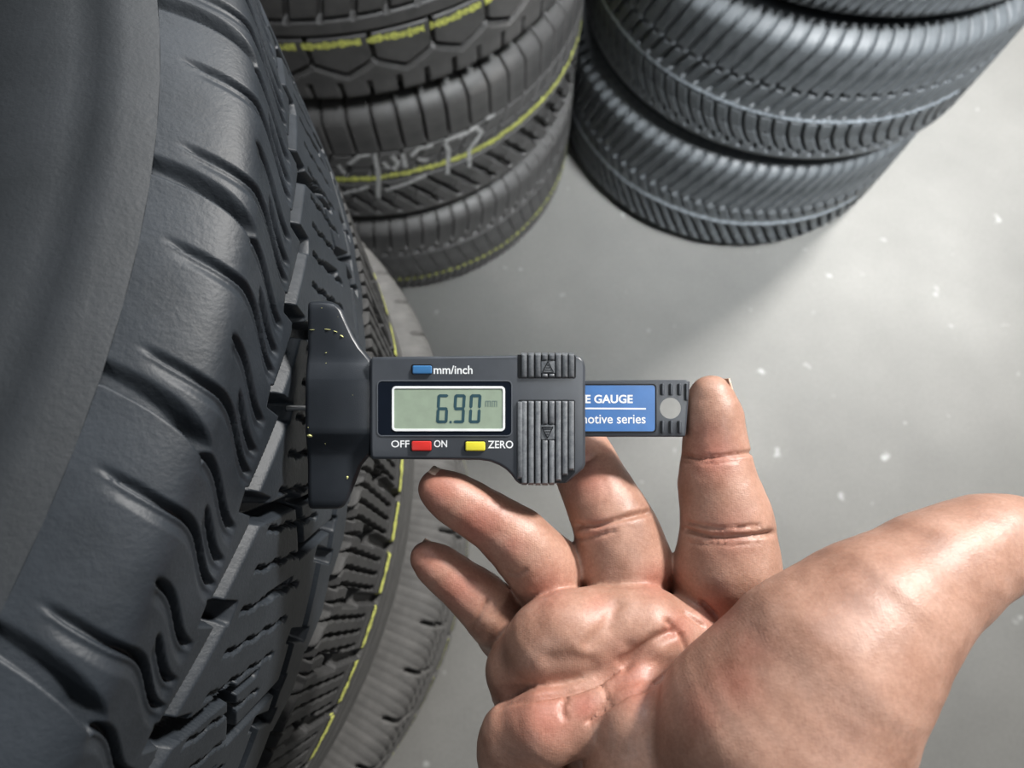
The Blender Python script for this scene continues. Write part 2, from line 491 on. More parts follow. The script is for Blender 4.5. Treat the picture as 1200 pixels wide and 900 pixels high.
# chalk scribbles lying on the middle tyre
CH = [[(-445, 360), (-448, 318), (-457, 274)], [(-513, 279), (-488, 289), (-464, 298)], [(-444, 288), (-413, 295), (-388, 303)],
      [(-358, 351), (-354, 334), (-360, 292)], [(-339, 349), (-315, 353), (-306, 340), (-327, 319), (-328, 288)], [(-412, 352), (-412, 326)],
      [(-402, 344), (-391, 353), (-373, 352)], [(-479, 343), (-464, 356), (-450, 357)], [(-300, 358), (-286, 357)], [(-438, 343), (-433, 329)],
      [(-493, 343), (-490, 326)], [(-357, 352), (-331, 352)], [(-425, 352), (-420, 336), (-427, 326)], [(-395, 336), (-383, 328)]]
for pts in CH:
    bm = bmesh.new(); prev = None
    P_ = [np.array((a / 1000, b / 1000 - 0.207)) for a, b in pts]
    fine = []
    for a, b in zip(P_[:-1], P_[1:]):
        for t in np.linspace(0, 1, 14, endpoint=False): fine.append(a + (b - a) * t)
    fine.append(P_[-1])
    for i, p in enumerate(fine):
        t = fine[min(i + 1, len(fine) - 1)] - fine[max(i - 1, 0)]; t = t / (np.linalg.norm(t) + 1e-9)
        nn = np.array((-t[1], t[0])) * (0.0030 + 0.0009 * math.sin(i * 2.3))
        row = []
        for m_, rr in ((-1, 0.0), (0, 0.0010), (1, 0.0)):
            s, z = p + nn * m_
            r = float(profile_r(np.array([z]), 0.2235, 0.306, 0.74, 0.040, 2.4)[0]) + 0.0003 + rr
            row.append(bm.verts.new((r * math.cos(s / 0.31), r * math.sin(s / 0.31), z)))
        if prev:
            for k in (0, 1): bm.faces.new([prev[k], prev[k + 1], row[k + 1], row[k]])
        prev = row
    bm_obj('chalk_mark', bm, M_chalk, mid, True)

# ------------------------------------------------------------------ gauge
GD = 0.170
K = GD / FPX
gauge = empty('tread_depth_gauge', tuple(Vector((0, 0, H)) + CAMROT @ Vector((0, 0, -GD))))
gauge.rotation_euler = cam.rotation_euler
tag(gauge, 'black digital tread depth gauge with display, held between fingers against the tyre', 'gauge')
def G(x, y, z=0.0):
    """face coordinates of the gauge (0.227 mm units) -> local metres"""
    k = K * (GD - z) / GD
    return ((x - 600) * k, (450 - y) * k, z)

M_body = plastic('gauge_black_plastic', (0.050, 0.056, 0.066), 0.36, 0.5, 0.35)
M_foot = plastic('gauge_foot_plastic', (0.020, 0.024, 0.030), 0.36, 0.5, 0.45)
M_ridge = plastic('scuffed_ridge_plastic', (0.085, 0.093, 0.103), 0.42, 0.5, 0.5, scuff=(0.20, 0.21, 0.22))
M_black = plastic('black_plastic_and_gap_shade', (0.006, 0.007, 0.009), 0.5, 0.3, 0)  # black parts, and the shade painted between the grip ridges
M_glass = plastic('black_display_border', (0.006, 0.009, 0.016), 0.12, 0.5, 0)
M_rim = plastic('display_rim', (0.10, 0.11, 0.125), 0.35, 0.5, 0)
M_white = plastic('white_print', (0.82, 0.84, 0.85), 0.5, 0.3, 0)
M_lcd = plastic('grey_green_lcd', (0.30, 0.37, 0.285), 0.25, 0.4, 0)
M_seg = plastic('lcd_digit', (0.030, 0.075, 0.095), 0.4, 0.3, 0)
M_segl = plastic('lcd_faint_digit', (0.15, 0.21, 0.19), 0.4, 0.3, 0)
M_blue = plastic('blue_button', (0.04, 0.16, 0.36), 0.35, 0.5, 0.1)
M_red = plastic('red_button', (0.60, 0.028, 0.022), 0.35, 0.5, 0.1)
M_yel = plastic('yellow_button', (0.74, 0.66, 0.045), 0.35, 0.5, 0.1)
M_sticker = plastic('blue_sticker', (0.045, 0.16, 0.42), 0.35, 0.5, 0.1)
M_fleck = plastic('yellow_paint_fleck', (0.62, 0.62, 0.26), 0.7, 0.2, 0)
M_steel = plastic('steel', (0.5, 0.5, 0.5), 0.3, 0.8, 0)
M_steel.node_tree.nodes['Principled BSDF'].inputs['Metallic'].default_value = 1

def rrect(x0, y0, x1, y1, r, n=5):
    pts = []
    for cx, cy, a0 in ((x1 - r, y0 + r, -90), (x1 - r, y1 - r, 0), (x0 + r, y1 - r, 90), (x0 + r, y0 + r, 180)):
        for k in range(n + 1):
            a = math.radians(a0 + 90 * k / n); pts.append((cx + r * math.cos(a), cy + r * math.sin(a)))
    return pts
def shrink(pts, d):
    n = len(pts); out = []
    area = sum(pts[i][0] * pts[(i + 1) % n][1] - pts[(i + 1) % n][0] * pts[i][1] for i in range(n))
    sg = 1 if area > 0 else -1
    for i in range(n):
        p, a, b = np.array(pts[i], float), np.array(pts[i - 1], float), np.array(pts[(i + 1) % n], float)
        e1 = (p - a) / (np.linalg.norm(p - a) + 1e-9); e2 = (b - p) / (np.linalg.norm(b - p) + 1e-9)
        n1 = np.array((-e1[1], e1[0])) * sg; n2 = np.array((-e2[1], e2[0])) * sg
        m = n1 + n2; m = m / max(0.5, np.linalg.norm(m)) * 1.0
        m = m / max(0.6, float(m @ n1))
        out.append(tuple(p + m * d))
    return out
def prism(name, pts, z0, z1, mat, parent=gauge, bev=0.0, steps=3, hole=None, backbev=0.0):
    """pts in face units, from depth z0 up to z1 (m), front edge rounded by bev face units"""
    bm = bmesh.new(); rings = []
    lv = []
    if backbev: lv.append((backbev, z0)); lv.append((0, z0 + backbev * K))
    else: lv.append((0, z0))
    if bev:
        for k in range(steps + 1):
            a = math.pi / 2 * k / steps
            lv.append((bev * (1 - math.cos(a)), z1 - bev * K * (1 - math.sin(a))))
    else: lv.append((0, z1))
    for d, z in lv:
        rings.append([bm.verts.new(G(x, y, z)) for x, y in (shrink(pts, d) if d else pts)])
    n = len(pts)
    for a, b in zip(rings[:-1], rings[1:]):
        for i in range(n): bm.faces.new([a[i], a[(i + 1) % n], b[(i + 1) % n], b[i]])
    if hole:
        hx, hy, hr = hole; m = 32
        hf = [bm.verts.new(G(hx + hr * math.cos(2 * math.pi * k / m), hy + hr * math.sin(2 * math.pi * k / m), z1)) for k in range(m)]
        hb = [bm.verts.new(G(hx + hr * math.cos(2 * math.pi * k / m), hy + hr * math.sin(2 * math.pi * k / m), z0)) for k in range(m)]
        for i in range(m): bm.faces.new([hf[i], hf[(i + 1) % m], hb[(i + 1) % m], hb[i]])
        for outer, inner in ((rings[-1], hf), (rings[0], hb)):
            es = []
            for ring in (outer, inner):
                for i in range(len(ring)):
                    v, w_ = ring[i], ring[(i + 1) % len(ring)]
                    e = bm.edges.get((v, w_)) or bm.edges.new((v, w_)); es.append(e)
            bmesh.ops.triangle_fill(bm, edges=es, use_beauty=True)
    else:
        bm.faces.new(rings[-1]); bm.faces.new(rings[0])
    return bm_obj(name, bm, mat, parent, True)

def frame_ring(name, x0, y0, x1, y1, r, t, z0, z1, mat, parent=gauge):
    o, i = rrect(x0, y0, x1, y1, r), rrect(x0 + t, y0 + t, x1 - t, y1 - t, max(0.5, r - t))
    bm = bmesh.new(); n = len(o)
    R4 = [[bm.verts.new(G(x, y, z)) for x, y in pts] for pts, z in ((o, z0), (shrink(o, 0.3), z1), (shrink(i, -0.3), z1), (i, z0))]
    for a in range(3):
        for k in range(n): bm.faces.new([R4[a][k], R4[a][(k + 1) % n], R4[a + 1][(k + 1) % n], R4[a + 1][k]])
    return bm_obj(name, bm, mat, parent, True)

def text(name, body, x0, y0, x1, y1, z, mat, bold=0.0, parent=gauge):
    """text whose ink box fills x0..x1, y0..y1 (face units)"""
    cu = bpy.data.curves.new(name, 'FONT'); cu.body = body; cu.size = 1.0; cu.offset = bold; cu.resolution_u = 4
    o = bpy.data.objects.new(name, cu)
    COL.objects.link(o)
    bpy.context.view_layer.update()
    me = bpy.data.meshes.new_from_object(o.evaluated_get(bpy.context.evaluated_depsgraph_get()))
    bpy.data.objects.remove(o)
    n = len(me.vertices); co = np.empty(n * 3, np.float32); me.vertices.foreach_get('co', co); co = co.reshape(-1, 3)
    mn, mx = co.min(0), co.max(0)
    u = (co[:, 0] - mn[0]) / (mx[0] - mn[0]); v = (co[:, 1] - mn[1]) / (mx[1] - mn[1])
    new = np.array([G(x0 + a * (x1 - x0), y1 + b * (y0 - y1), z) for a, b in zip(u, v)], np.float32)
    me.vertices.foreach_set('co', new.ravel()); me.update()
    me.materials.clear(); me.materials.append(mat)
    o = bpy.data.objects.new(name, me)
    return link(o, parent)

# housing
outline = [(437, 418.5), (520, 417.5), (606, 416.5), (674, 416.5), (680, 418.5), (684, 423), (685.8, 430), (685.8, 544), (684, 549), (664, 566), (640, 567), (609, 567),
           (604, 563), (599, 556), (593, 550), (585, 545), (575, 541), (562, 539), (520, 538.5), (438, 538), (434.5, 535), (434, 525), (434, 430), (434.5, 421.5)]
prism('housing', outline, -0.0115, 0.0, M_body, bev=3.6, steps=4, backbev=2)
# display
frame_ring('display_rim', 441.5, 445.5, 600.5, 511.5, 6, 1.6, -0.0002, 0.00022, M_rim)
bez = prism('display_bezel', rrect(443, 447, 599, 510, 5), -0.0002, 0.00010, M_glass)
fr = frame_ring('display_frame', 459, 452.5, 592, 505.5, 5, 3.0, 0.00005, 0.00032, M_white)
lcd = prism('display_screen', rrect(461.5, 455, 589.5, 503, 2.5), 0.00005, 0.00014, M_lcd)
def seg_poly(cx, cy, horiz, L, t, slant, x_ref, y_ref):
    h = L / 2
    if horiz: p = [(-h, 0), (-h + t, -t), (h - t, -t), (h, 0), (h - t, t), (-h + t, t)]
    else: p = [(0, -h), (t, -h + t), (t, h - t), (0, h), (-t, h - t), (-t, -h + t)]
    return [(cx + a + slant * (y_ref - (cy + b)), cy + b) for a, b in p]
def digit(ch, x0, x1, y0, y1, t, mat, parent):
    S = {'6': 'afgecd', '9': 'abcdfg', '0': 'abcdef'}[ch]
    w, h = x1 - x0, y1 - y0; ym = (y0 + y1) / 2; g = 0.5
    segs = {'a': ((x0 + x1) / 2, y0 + t, True, w - 2 * g), 'g': ((x0 + x1) / 2, ym, True, w - 2 * g), 'd': ((x0 + x1) / 2, y1 - t, True, w - 2 * g),
            'f': (x0 + t, (y0 + ym) / 2, False, h / 2 - g), 'b': (x1 - t, (y0 + ym) / 2, False, h / 2 - g),
            'e': (x0 + t, (y1 + ym) / 2, False, h / 2 - g), 'c': (x1 - t, (y1 + ym) / 2, False, h / 2 - g)}
    bm = bmesh.new()
    for s in S:
        cx, cy, hz, L = segs[s]
        p = seg_poly(cx, cy, hz, L, t, 0.055, 0, ym)
        up = [bm.verts.new(G(x, y, 0.00020)) for x, y in p]; lo = [bm.verts.new(G(x, y, 0.00014)) for x, y in p]
        bm.faces.new(up)
        for i in range(6): bm.faces.new([lo[i], lo[(i + 1) % 6], up[(i + 1) % 6], up[i]])
    return bm_obj('digit', bm, mat, parent)
digit('6', 511.8, 525.3, 462, 496, 1.75, M_seg, lcd)
digit('9', 531.5, 545.0, 462, 496, 1.75, M_seg, lcd)
digit('0', 550.0, 563.5, 462, 496, 1.75, M_seg, lcd)
prism('decimal_point', rrect(526.6, 493.2, 529.4, 496, 0.6, 2), 0.00014, 0.0002, M_seg, lcd)
def small_m(x):
    bm = bmesh.new()
    for r in ((x, 470, x + 1, 476.6), (x + 2.7, 470, x + 3.7, 476.6), (x + 5.4, 470, x + 6.4, 476.6), (x, 469.6, x + 6.4, 470.5)):
        bm.faces.new([bm.verts.new(G(a, b, 0.0002)) for a, b in ((r[0], r[1]), (r[2], r[1]), (r[2], r[3]), (r[0], r[3]))])
    bm_obj('unit_mark', bm, M_segl, lcd)
small_m(568.7); small_m(576.3)
# buttons
for nm, a, m in (('blue_button', (483.3, 428.4, 506.2, 438.2), M_blue), ('red_button', (482.2, 517.0, 505.6, 528.4), M_red), ('yellow_button', (545.4, 517.6, 568.6, 528.4), M_yel)):
    x0, y0, x1, y1 = a
    s = prism('button_socket', rrect(x0 - 1.6, y0 - 1.4, x1 + 0.4, y1 + 0.8, 2.5), -0.0002, 0.00008, M_black)
    b = prism('button', rrect(*a, 2.0), -0.0002, 0.0008, m, bev=1.3)
    b['label'] = nm.replace('_', ' ')
    s['label'] = 'black socket around the ' + nm.replace('_', ' ')
for t_, a in (('mm/inch', (508.2, 428.3, 553.8, 438.3)), ('OFF', (458.4, 516.0, 479.8, 524.4)), ('ON', (508.6, 515.8, 524.0, 524.2)), ('ZERO', (571.8, 516.4, 601.4, 525.4))):
    text('lettering', t_, *a, 0.00006, M_white, 0.014)['label'] = 'white printed word ' + t_
# grips
prism('grip_shade_plate', [(606.5, 415.6), (672.5, 415.6), (675, 418), (675, 442), (673.5, 443.5), (608, 443.5), (606.5, 442)], -0.0002, 0.00007, M_black)  # black plate painting the shade between the upper ridges
prism('grip_shade_plate', [(607, 470), (608.5, 468.5), (672.5, 468.5), (674, 470), (674, 553.5), (662, 565.5), (609, 565.8), (607, 562)], -0.0002, 0.00007, M_black)  # likewise for the lower ridges: shade given as a black plate
XS = [614.4, 622.4, 630.5, 638.6, 646.6, 654.4, 662.1, 669.6]
def ridge(x, y0, y1, wrap=None):
    hw, hgt = 3.3, 0.00085
    bm = bmesh.new(); n = 6; rows = []
    ys = [(y0, 0.0), (y0 + 1.0, 0.75), (y0 + 2.5, 1.0), (y1 - 2.5, 1.0), (y1 - 1.0, 0.75), (y1, 0.0)]
    if wrap == 'top': ys = [(y0, -5.0), (y0 + 0.2, -1.6), (y0 + 1.0, 0.3), (y0 + 3.0, 1.0)] + ys[3:]
    if wrap == 'bottom': ys = ys[:3] + [(y1 - 3.0, 1.0), (y1 - 1.0, 0.3), (y1 - 0.2, -1.6), (y1, -5.0)]
    for y, k in ys:
        row = []
        for i in range(n + 1):
            a = math.pi * i / n
            zz = hgt * math.sin(a) ** 0.4 * max(k, 0.02) if k > 0 else k * 0.0012 - (0 if 0 < i < n else 0.0)
            row.append(bm.verts.new(G(x - hw * math.cos(a), y, 0.00003 + zz)))
        rows.append(row)
    for a, b in zip(rows[:-1], rows[1:]):
        for i in range(n): bm.faces.new([a[i], a[i + 1], b[i + 1], b[i]])
    bm.faces.new(rows[0]); bm.faces.new(rows[-1])
    return bm_obj('grip_ridge', bm, M_ridge, gauge, True)
for i, x in enumerate(XS):
    top = 413.4
    if i in (3, 4):
        ridge(x, top, 422.5, 'top'); ridge(x, 437.5, 442.6)
    else: ridge(x, top, 442.6, 'top')
    bot = [568.6, 568.8, 569.0, 569.0, 568.6, 564.5, 557.8, 552.0][i]
    if i in (3, 4):
        ridge(x, 469.8, 497.5); ridge(x, 515.5, bot, 'bottom')
    else: ridge(x, 469.8, bot, 'bottom')
ridge(609.6, 470.5, 561.0)
# moulded arrows: outlined triangle with three bars
def arrow(cx, cy, up):
    s = 1 if up else -1
    bm = bmesh.new()
    def bar(a, b, t, z1):
        a, b = np.array(a, float), np.array(b, float); d = (b - a) / np.linalg.norm(b - a); nn = np.array((-d[1], d[0])) * t
        p = [a - nn, b - nn, b + nn, a + nn]
        up_ = [bm.verts.new(G(q[0], q[1], z1)) for q in p]; lo = [bm.verts.new(G(q[0], q[1], 0.0)) for q in p]
        bm.faces.new(up_)
        for k in range(4): bm.faces.new([lo[k], lo[(k + 1) % 4], up_[(k + 1) % 4], up_[k]])
    A, B, C_ = (cx, cy - 7.0 * s), (cx - 6.5, cy + 6.0 * s), (cx + 6.5, cy + 6.0 * s)
    bar(A, B, 0.55, 0.0007); bar(A, C_, 0.45, 0.0006); bar(B, C_, 0.55, 0.0007)
    for k in (0.35, 0.58, 0.8):
        y = cy + s * (-7 + 13 * k); bar((cx - 6.3 * k + 1, y), (cx + 6.3 * k - 1, y), 0.5, 0.0005)
    return bm_obj('grip_arrow', bm, M_black, gauge)
prism('arrow_pad', rrect(634.2, 422.8, 650.6, 437.6, 1.2, 3), 0.00005, 0.00045, M_ridge, bev=0.6)
prism('arrow_pad', rrect(634.0, 497.8, 650.4, 515.2, 1.2, 3), 0.00005, 0.00045, M_ridge, bev=0.6)
arrow(642.2, 430.5, True); arrow(641.6, 506.5, False)

# slide
slide_pts = [(640, 446.3), (803, 445.0), (807, 445.8), (808.4, 448), (803.6, 508), (802.6, 511.2), (799, 512.0), (640, 511.6)]
prism('slide_bar', slide_pts, -0.0085, -0.0035, M_body, bev=1.8, hole=(785.6, 478.4, 12.3), backbev=1.0)
frame_ring('slide_edge', 610, 449.6, 769.5, 507.3, 5, 1.4, -0.0036, -0.00325, M_black)
st = prism('sticker', rrect(611.5, 451.4, 767.6, 505.4, 3.6), -0.0036, -0.00338, M_sticker)
ZT = -0.00334
text('lettering', 'E GAUGE', 686.0, 462.6, 741.6, 472.6, ZT, M_white, 0.028, st)
prism('printed_line', [(640, 477.4), (757, 478.1), (757, 480.0), (640, 479.3)], -0.0034, ZT, M_white, st)
text('lettering', 'motive series', 678.0, 486.0, 756.6, 496.4, ZT, M_white, 0.010, st)
for x in (776.0, 786.0, 796.0, 804.2):
    for (a, b) in ((449.6, 463.5), (493.0, 508.0)):
        if x > 803 and a > 480: continue
        c_ = 0 if x > 803 else 0
        y1 = b + (6 if x > 803 else 0)
        prism('slide_rib', rrect(x - 2.6, a, x + 0.6, y1, 1.4, 3), -0.0036, -0.0033, M_black)
        prism('slide_rib', rrect(x - 0.6, a, x + 2.6, y1, 1.4, 3), -0.0036, -0.0029, M_body, bev=1.0)
# measuring rod, thin steel, runs from the slide through the housing into the tread groove
bm = bmesh.new()
bmesh.ops.create_cone(bm, cap_ends=True, segments=16, radius1=0.0008, radius2=0.0008, depth=0.030,
                      matrix=Matrix.Translation(G(400, 478, -0.0065)) @ Matrix.Rotation(math.pi / 2, 4, 'Y'))
bm_obj('measuring_rod', bm, M_steel, gauge, True)

# foot: lofted along its length
def foot():
    st_ = [  # y, x_left, x_right, front z, corner radius
        (353.2, 366, 384, -0.0052), (354.2, 362.6, 390, -0.0044), (357, 361.2, 396, -0.0038), (364, 361, 402, -0.0036), (378, 361, 408, -0.0036), (395, 361, 416, -0.0036),
        (408, 361, 424, -0.0035), (416, 360.6, 431, -0.0034), (422, 360, 436, -0.0032), (426, 359.6, 438, -0.0028), (434, 358.8, 438, -0.0019), (443, 358.4, 438, -0.0012),
        (446, 358.2, 438, -0.0010), (460, 358, 438, -0.0010), (480, 358, 438, -0.0010), (500, 358, 438, -0.0010), (507, 358.2, 438, -0.0010), (510, 358.6, 438, -0.0013), (520, 359.4, 438, -0.0026),
        (530, 360.2, 437, -0.0037), (536, 360.6, 432, -0.0038), (545, 361, 424.5, -0.0039), (560, 361, 419, -0.0039), (575, 361, 413, -0.0039), (586, 361.2, 408, -0.0040), (592, 361.6, 404.5, -0.0042), (595, 363, 401, -0.0047), (596.4, 367, 396, -0.0056)]
    zb = -0.0150; bm = bmesh.new(); rows = []
    for y, xl, xr, zf in st_:
        c = 0.0011; cu = c / K
        sec = [(xl + 1.5, zb), (xl, zb + 0.0006), (xl, zf - c), (xl + cu * 0.12, zf - c * 0.45), (xl + cu * 0.45, zf - c * 0.12), (xl + cu, zf),
               ((xl + xr) / 2, zf + 0.0001), (xr - cu * 1.15, zf), (xr - cu * 0.95, zf - c * 0.08), (xr - cu * 0.12, zf - c * 0.8), (xr, zf - c * 1.05), (xr, zb + 0.0006), (xr - 1.5, zb)]
        rows.append([bm.verts.new(G(x, y, z)) for x, z in sec])
    n = len(rows[0])
    for a, b in zip(rows[:-1], rows[1:]):
        for i in range(n): bm.faces.new([a[i], a[(i + 1) % n], b[(i + 1) % n], b[i]])
    bm.faces.new(rows[0]); bm.faces.new(rows[-1])
    return bm_obj('measuring_foot', bm, M_foot, gauge, True)
ft = foot()
def foot_z(y):
    return float(np.interp(y, [353, 357, 422, 443, 510, 530, 596], [-0.004, -0.0037, -0.0032, -0.0011, -0.0011, -0.0037, -0.0040]))
for (x, y, a, b, ang) in ((400.5, 394.0, 3.6, 1.5, 0.6), (393, 388.5, 3.8, 0.8, 0.4), (384, 386, 6.5, 0.7, 0.1), (366, 386.5, 4, 0.4, 0.0), (362.8, 510.5, 3.6, 2.2, 0.2), (407, 559.5, 2.2, 3.4, 0.3), (382, 413.5, 1.6, 0.7, -0.4),
                          (382, 425.5, 1.1, 0.8, 0), (413.2, 463, 1.0, 0.9, 0), (377, 361, 0.9, 1.2, 0), (361, 501, 1.0, 1.0, 0), (381, 520, 0.9, 0.8, 0), (396, 371, 0.6, 0.6, 0)):
    bm = bmesh.new(); z = foot_z(y)
    ring = []
    for k in range(9):
        t = 2 * math.pi * k / 9; rr = 0.75 + 0.35 * random.random()
        dx, dy = a * rr * math.cos(t), b * rr * math.sin(t)
        ring.append((x + dx * math.cos(ang) - dy * math.sin(ang), y + dx * math.sin(ang) + dy * math.cos(ang)))
    lo = [bm.verts.new(G(p[0], p[1], z - 0.0003)) for p in ring]; c = bm.verts.new(G(x, y, z + 0.0004))
    for k in range(9): bm.faces.new([lo[k], lo[(k + 1) % 9], c])
    bm_obj('paint_fleck', bm, M_fleck, ft, True)
#HAND#
# ------------------------------------------------------------------ hand (one continuous surface)
def C3(x, y, d):
    """direction of sight x, y at depth d -> metres in the hand's own axes"""
    return np.array(((x - 600) * d / FPX, (450 - y) * d / FPX, -d))
INDEX = [(833, 465, .1800, .0061), (836, 490, .1800, .0074), (839, 530, .1795, .0083), (841, 568, .1780, .0099), (851, 606, .1765, .0112), (853, 630, .1760, .0113), (852, 665, .1755, .0134), (850, 693, .1800, .0138), (842, 728, .1880, .0130), (838, 770, .1940, .0125)]
MIDDLE = [(655, 492, .1960, .0076), (670, 516, .1945, .0086), (686, 547, .1928, .0092), (703, 581, .1870, .0097), (718, 612, .1835, .0105), (727, 635, .1825, .0109), (731, 658, .1830, .0126), (733, 678, .1880, .0122), (730, 702, .1990, .0112), (728, 770, .2010, .0105)]
RING = [(512, 572, .1770, .0052), (528, 582, .1765, .0060), (552, 596, .1775, .0066), (578, 612, .1790, .0071), (606, 633, .1790, .0085), (626, 655, .1800, .0089), (641, 670, .1830, .0098), (648, 688, .1885, .0098), (658, 710, .1990, .0096), (668, 740, .2060, .0095), (675, 780, .2020, .0095)]
PINKY = [(499, 653, .1810, .0044), (514, 664, .1810, .0053), (536, 681, .1820, .0059), (560, 700, .1825, .0070), (578, 718, .1840, .0074), (586, 725, .1870, .0080), (593, 740, .1940, .0080), (604, 760, .2030, .0080), (630, 810, .2030, .0085)]
PALM = [[(612, 782, .1735, .0085), (650, 752, .1700, .0098), (700, 742, .1685, .0102), (752, 741, .1690, .0100), (796, 748, .1715, .0092)],
        [(612, 790, .1760, .0086), (640, 880, .1740, .0130), (700, 1050, .1720, .0190)],
        [(660, 760, .1760, .0110), (700, 900, .1740, .0150), (740, 1060, .1720, .0200)],
        [(720, 760, .1790, .0120), (750, 900, .1750, .0160), (770, 1060, .1720, .0210)],
        [(780, 765, .1810, .0130), (800, 900, .1760, .0170), (800, 1060, .1720, .0210)],
        [(838, 760, .1850, .0130), (850, 900, .1740, .0170), (820, 1060, .1700, .0210)]]
PADS = [[(636, 757, .1655, .0080), (662, 741, .1640, .0080)], [(758, 739, .1655, .0080), (765, 745, .1660, .0078)], [(808, 745, .1700, .0068), (814, 762, .1700, .0068)]]
HYPO = [[(598, 857, .1600, .0068), (640, 852, .1560, .0078), (694, 838, .1560, .0070), (742, 800, .1590, .0060), (775, 775, .1630, .0056)],
        [(604, 880, .1640, .0100), (630, 960, .1620, .0150), (700, 1060, .1650, .0200)]]
PAD2 = [[(752, 857, .1500, .0106), (760, 920, .1500, .0150), (780, 1040, .1600, .0210)]]
THENAR = [[(1192, 622, .1520, .0080), (1160, 636, .1500, .0098), (1118, 656, .1475, .0108), (1080, 680, .1450, .0122), (1022, 725, .1410, .0156), (963, 786, .1380, .0194), (905, 870, .1390, .0235), (880, 960, .1480, .0260), (840, 1060, .1600, .0250)]]
WRIST = [[(730, 1050, .1690, .0220), (740, 1180, .1750, .0260), (740, 1330, .1900, .0300), (740, 1750, .2150, .0370)], [(810, 1050, .1660, .0220), (820, 1180, .1750, .0260), (830, 1330, .1900, .0300), (860, 1750, .2150, .0380)]]
VOX = 0.00075
groups = [([INDEX], .004), ([MIDDLE], .004), ([RING], .004), ([PINKY], .004), (PALM + PADS, .007), (HYPO, .005), (PAD2, .004), (THENAR, .007), (WRIST, .015)]
allp = np.array([np.r_[C3(*p[:3]), p[3]] for g, _ in groups for ch in g for p in ch])
lo = (allp[:, :3] - allp[:, 3:]).min(0) - 0.004; hi = (allp[:, :3] + allp[:, 3:]).max(0) + 0.004
lo[1] = max(lo[1], C3(0, 1690, .212)[1])
dims = np.ceil((hi - lo) / VOX).astype(int) + 1
ax = [lo[i] + VOX * np.arange(dims[i]) for i in range(3)]
def smin(a, b, k):
    h = np.clip(0.5 + 0.5 * (b - a) / k, 0, 1)
    return b + (a - b) * h - k * h * (1 - h)
def group_field(chains, k):
    F = np.full(dims, 0.03, np.float32)
    for ch in chains:
        for p, q in zip(ch[:-1], ch[1:]):
            a, b = C3(*p[:3]), C3(*q[:3]); ra, rb = p[3], q[3]
            m = max(ra, rb) + k + 0.004
            l_ = np.maximum(0, np.floor((np.minimum(a, b) - m - lo) / VOX).astype(int)); h_ = np.minimum(dims, np.ceil((np.maximum(a, b) + m - lo) / VOX).astype(int))
            if (h_ <= l_).any(): continue
            sl = tuple(slice(l_[i], h_[i]) for i in range(3))
            X = [ax[i][sl[i]].astype(np.float32).reshape([-1 if j == i else 1 for j in range(3)]) for i in range(3)]
            ba = b - a; L2 = ba @ ba
            t = np.clip(((X[0] - a[0]) * ba[0] + (X[1] - a[1]) * ba[1] + (X[2] - a[2]) * ba[2]) / L2, 0, 1)
            d = np.sqrt((X[0] - a[0] - t * ba[0]) ** 2 + (X[1] - a[1] - t * ba[1]) ** 2 + (X[2] - a[2] - t * ba[2]) ** 2) - (ra + t * (rb - ra))
            kk = k
            F[sl] = smin(F[sl], d.astype(np.float32), kk)
    return F
def join(A, B, k):
    m = (A < 0.012) & (B < 0.012)
    out = np.minimum(A, B); out[m] = smin(A[m], B[m], k); return out
Fp = group_field(*groups[4])
for gi, k in ((0, .0020), (1, .0012), (2, .0010), (3, .0010)):
    Fp = join(Fp, group_field(*groups[gi]), k)
Fp = join(Fp, group_field(*groups[5]), .0014)
Fp = join(Fp, group_field(*groups[6]), .0016)
Fp = join(Fp, group_field(*groups[7]), .0022)
Fp = join(Fp, group_field(*groups[8]), .014)
def surface_nets(F):
    ins = F < 0
    nx, ny, nz = F.shape
    cnt = np.zeros((nx - 1, ny - 1, nz - 1), np.int8)
    for dx in (0, 1):
        for dy in (0, 1):
            for dz in (0, 1): cnt += ins[dx:nx - 1 + dx, dy:ny - 1 + dy, dz:nz - 1 + dz]
    cell = np.argwhere((cnt > 0) & (cnt < 8))
    idx = np.full(cnt.shape, -1, np.int32); idx[tuple(cell.T)] = np.arange(len(cell))
    acc = np.zeros((len(cell), 3)); num = np.zeros(len(cell))
    cor = [np.array(c) for c in np.ndindex(2, 2, 2)]
    for a in cor:
        for axis in range(3):
            if a[axis]: continue
            b = a.copy(); b[axis] = 1
            fa = F[tuple((cell + a).T)].astype(float); fb = F[tuple((cell + b).T)].astype(float)
            m = (fa < 0) != (fb < 0); t = np.where(m, fa / np.where(m, fa - fb, 1), 0)
            p = a + (b - a) * t[:, None]
            acc[m] += p[m]; num[m] += 1
    vert = cell + acc / num[:, None]
    quads = []
    for axis in range(3):
        s0 = [slice(0, None)] * 3; s1 = [slice(0, None)] * 3
        s0[axis] = slice(0, -1); s1[axis] = slice(1, None)
        A, B = ins[tuple(s0)], ins[tuple(s1)]
        e = np.argwhere(A != B)
        u, v = (axis + 1) % 3, (axis + 2) % 3
        e = e[(e[:, u] > 0) & (e[:, v] > 0) & (e[:, u] < F.shape[u] - 1) & (e[:, v] < F.shape[v] - 1)]
        U = np.zeros(3, int); U[u] = 1; V = np.zeros(3, int); V[v] = 1
        q = np.stack([idx[tuple((e - U - V).T)], idx[tuple((e - V).T)], idx[tuple(e.T)], idx[tuple((e - U).T)]], 1)
        fl = ~A[tuple(e.T)]
        q[fl] = q[fl][:, ::-1]
        quads.append(q)
    return vert, np.concatenate(quads)
hv, hq = surface_nets(Fp)
hv = lo + hv * VOX
del Fp
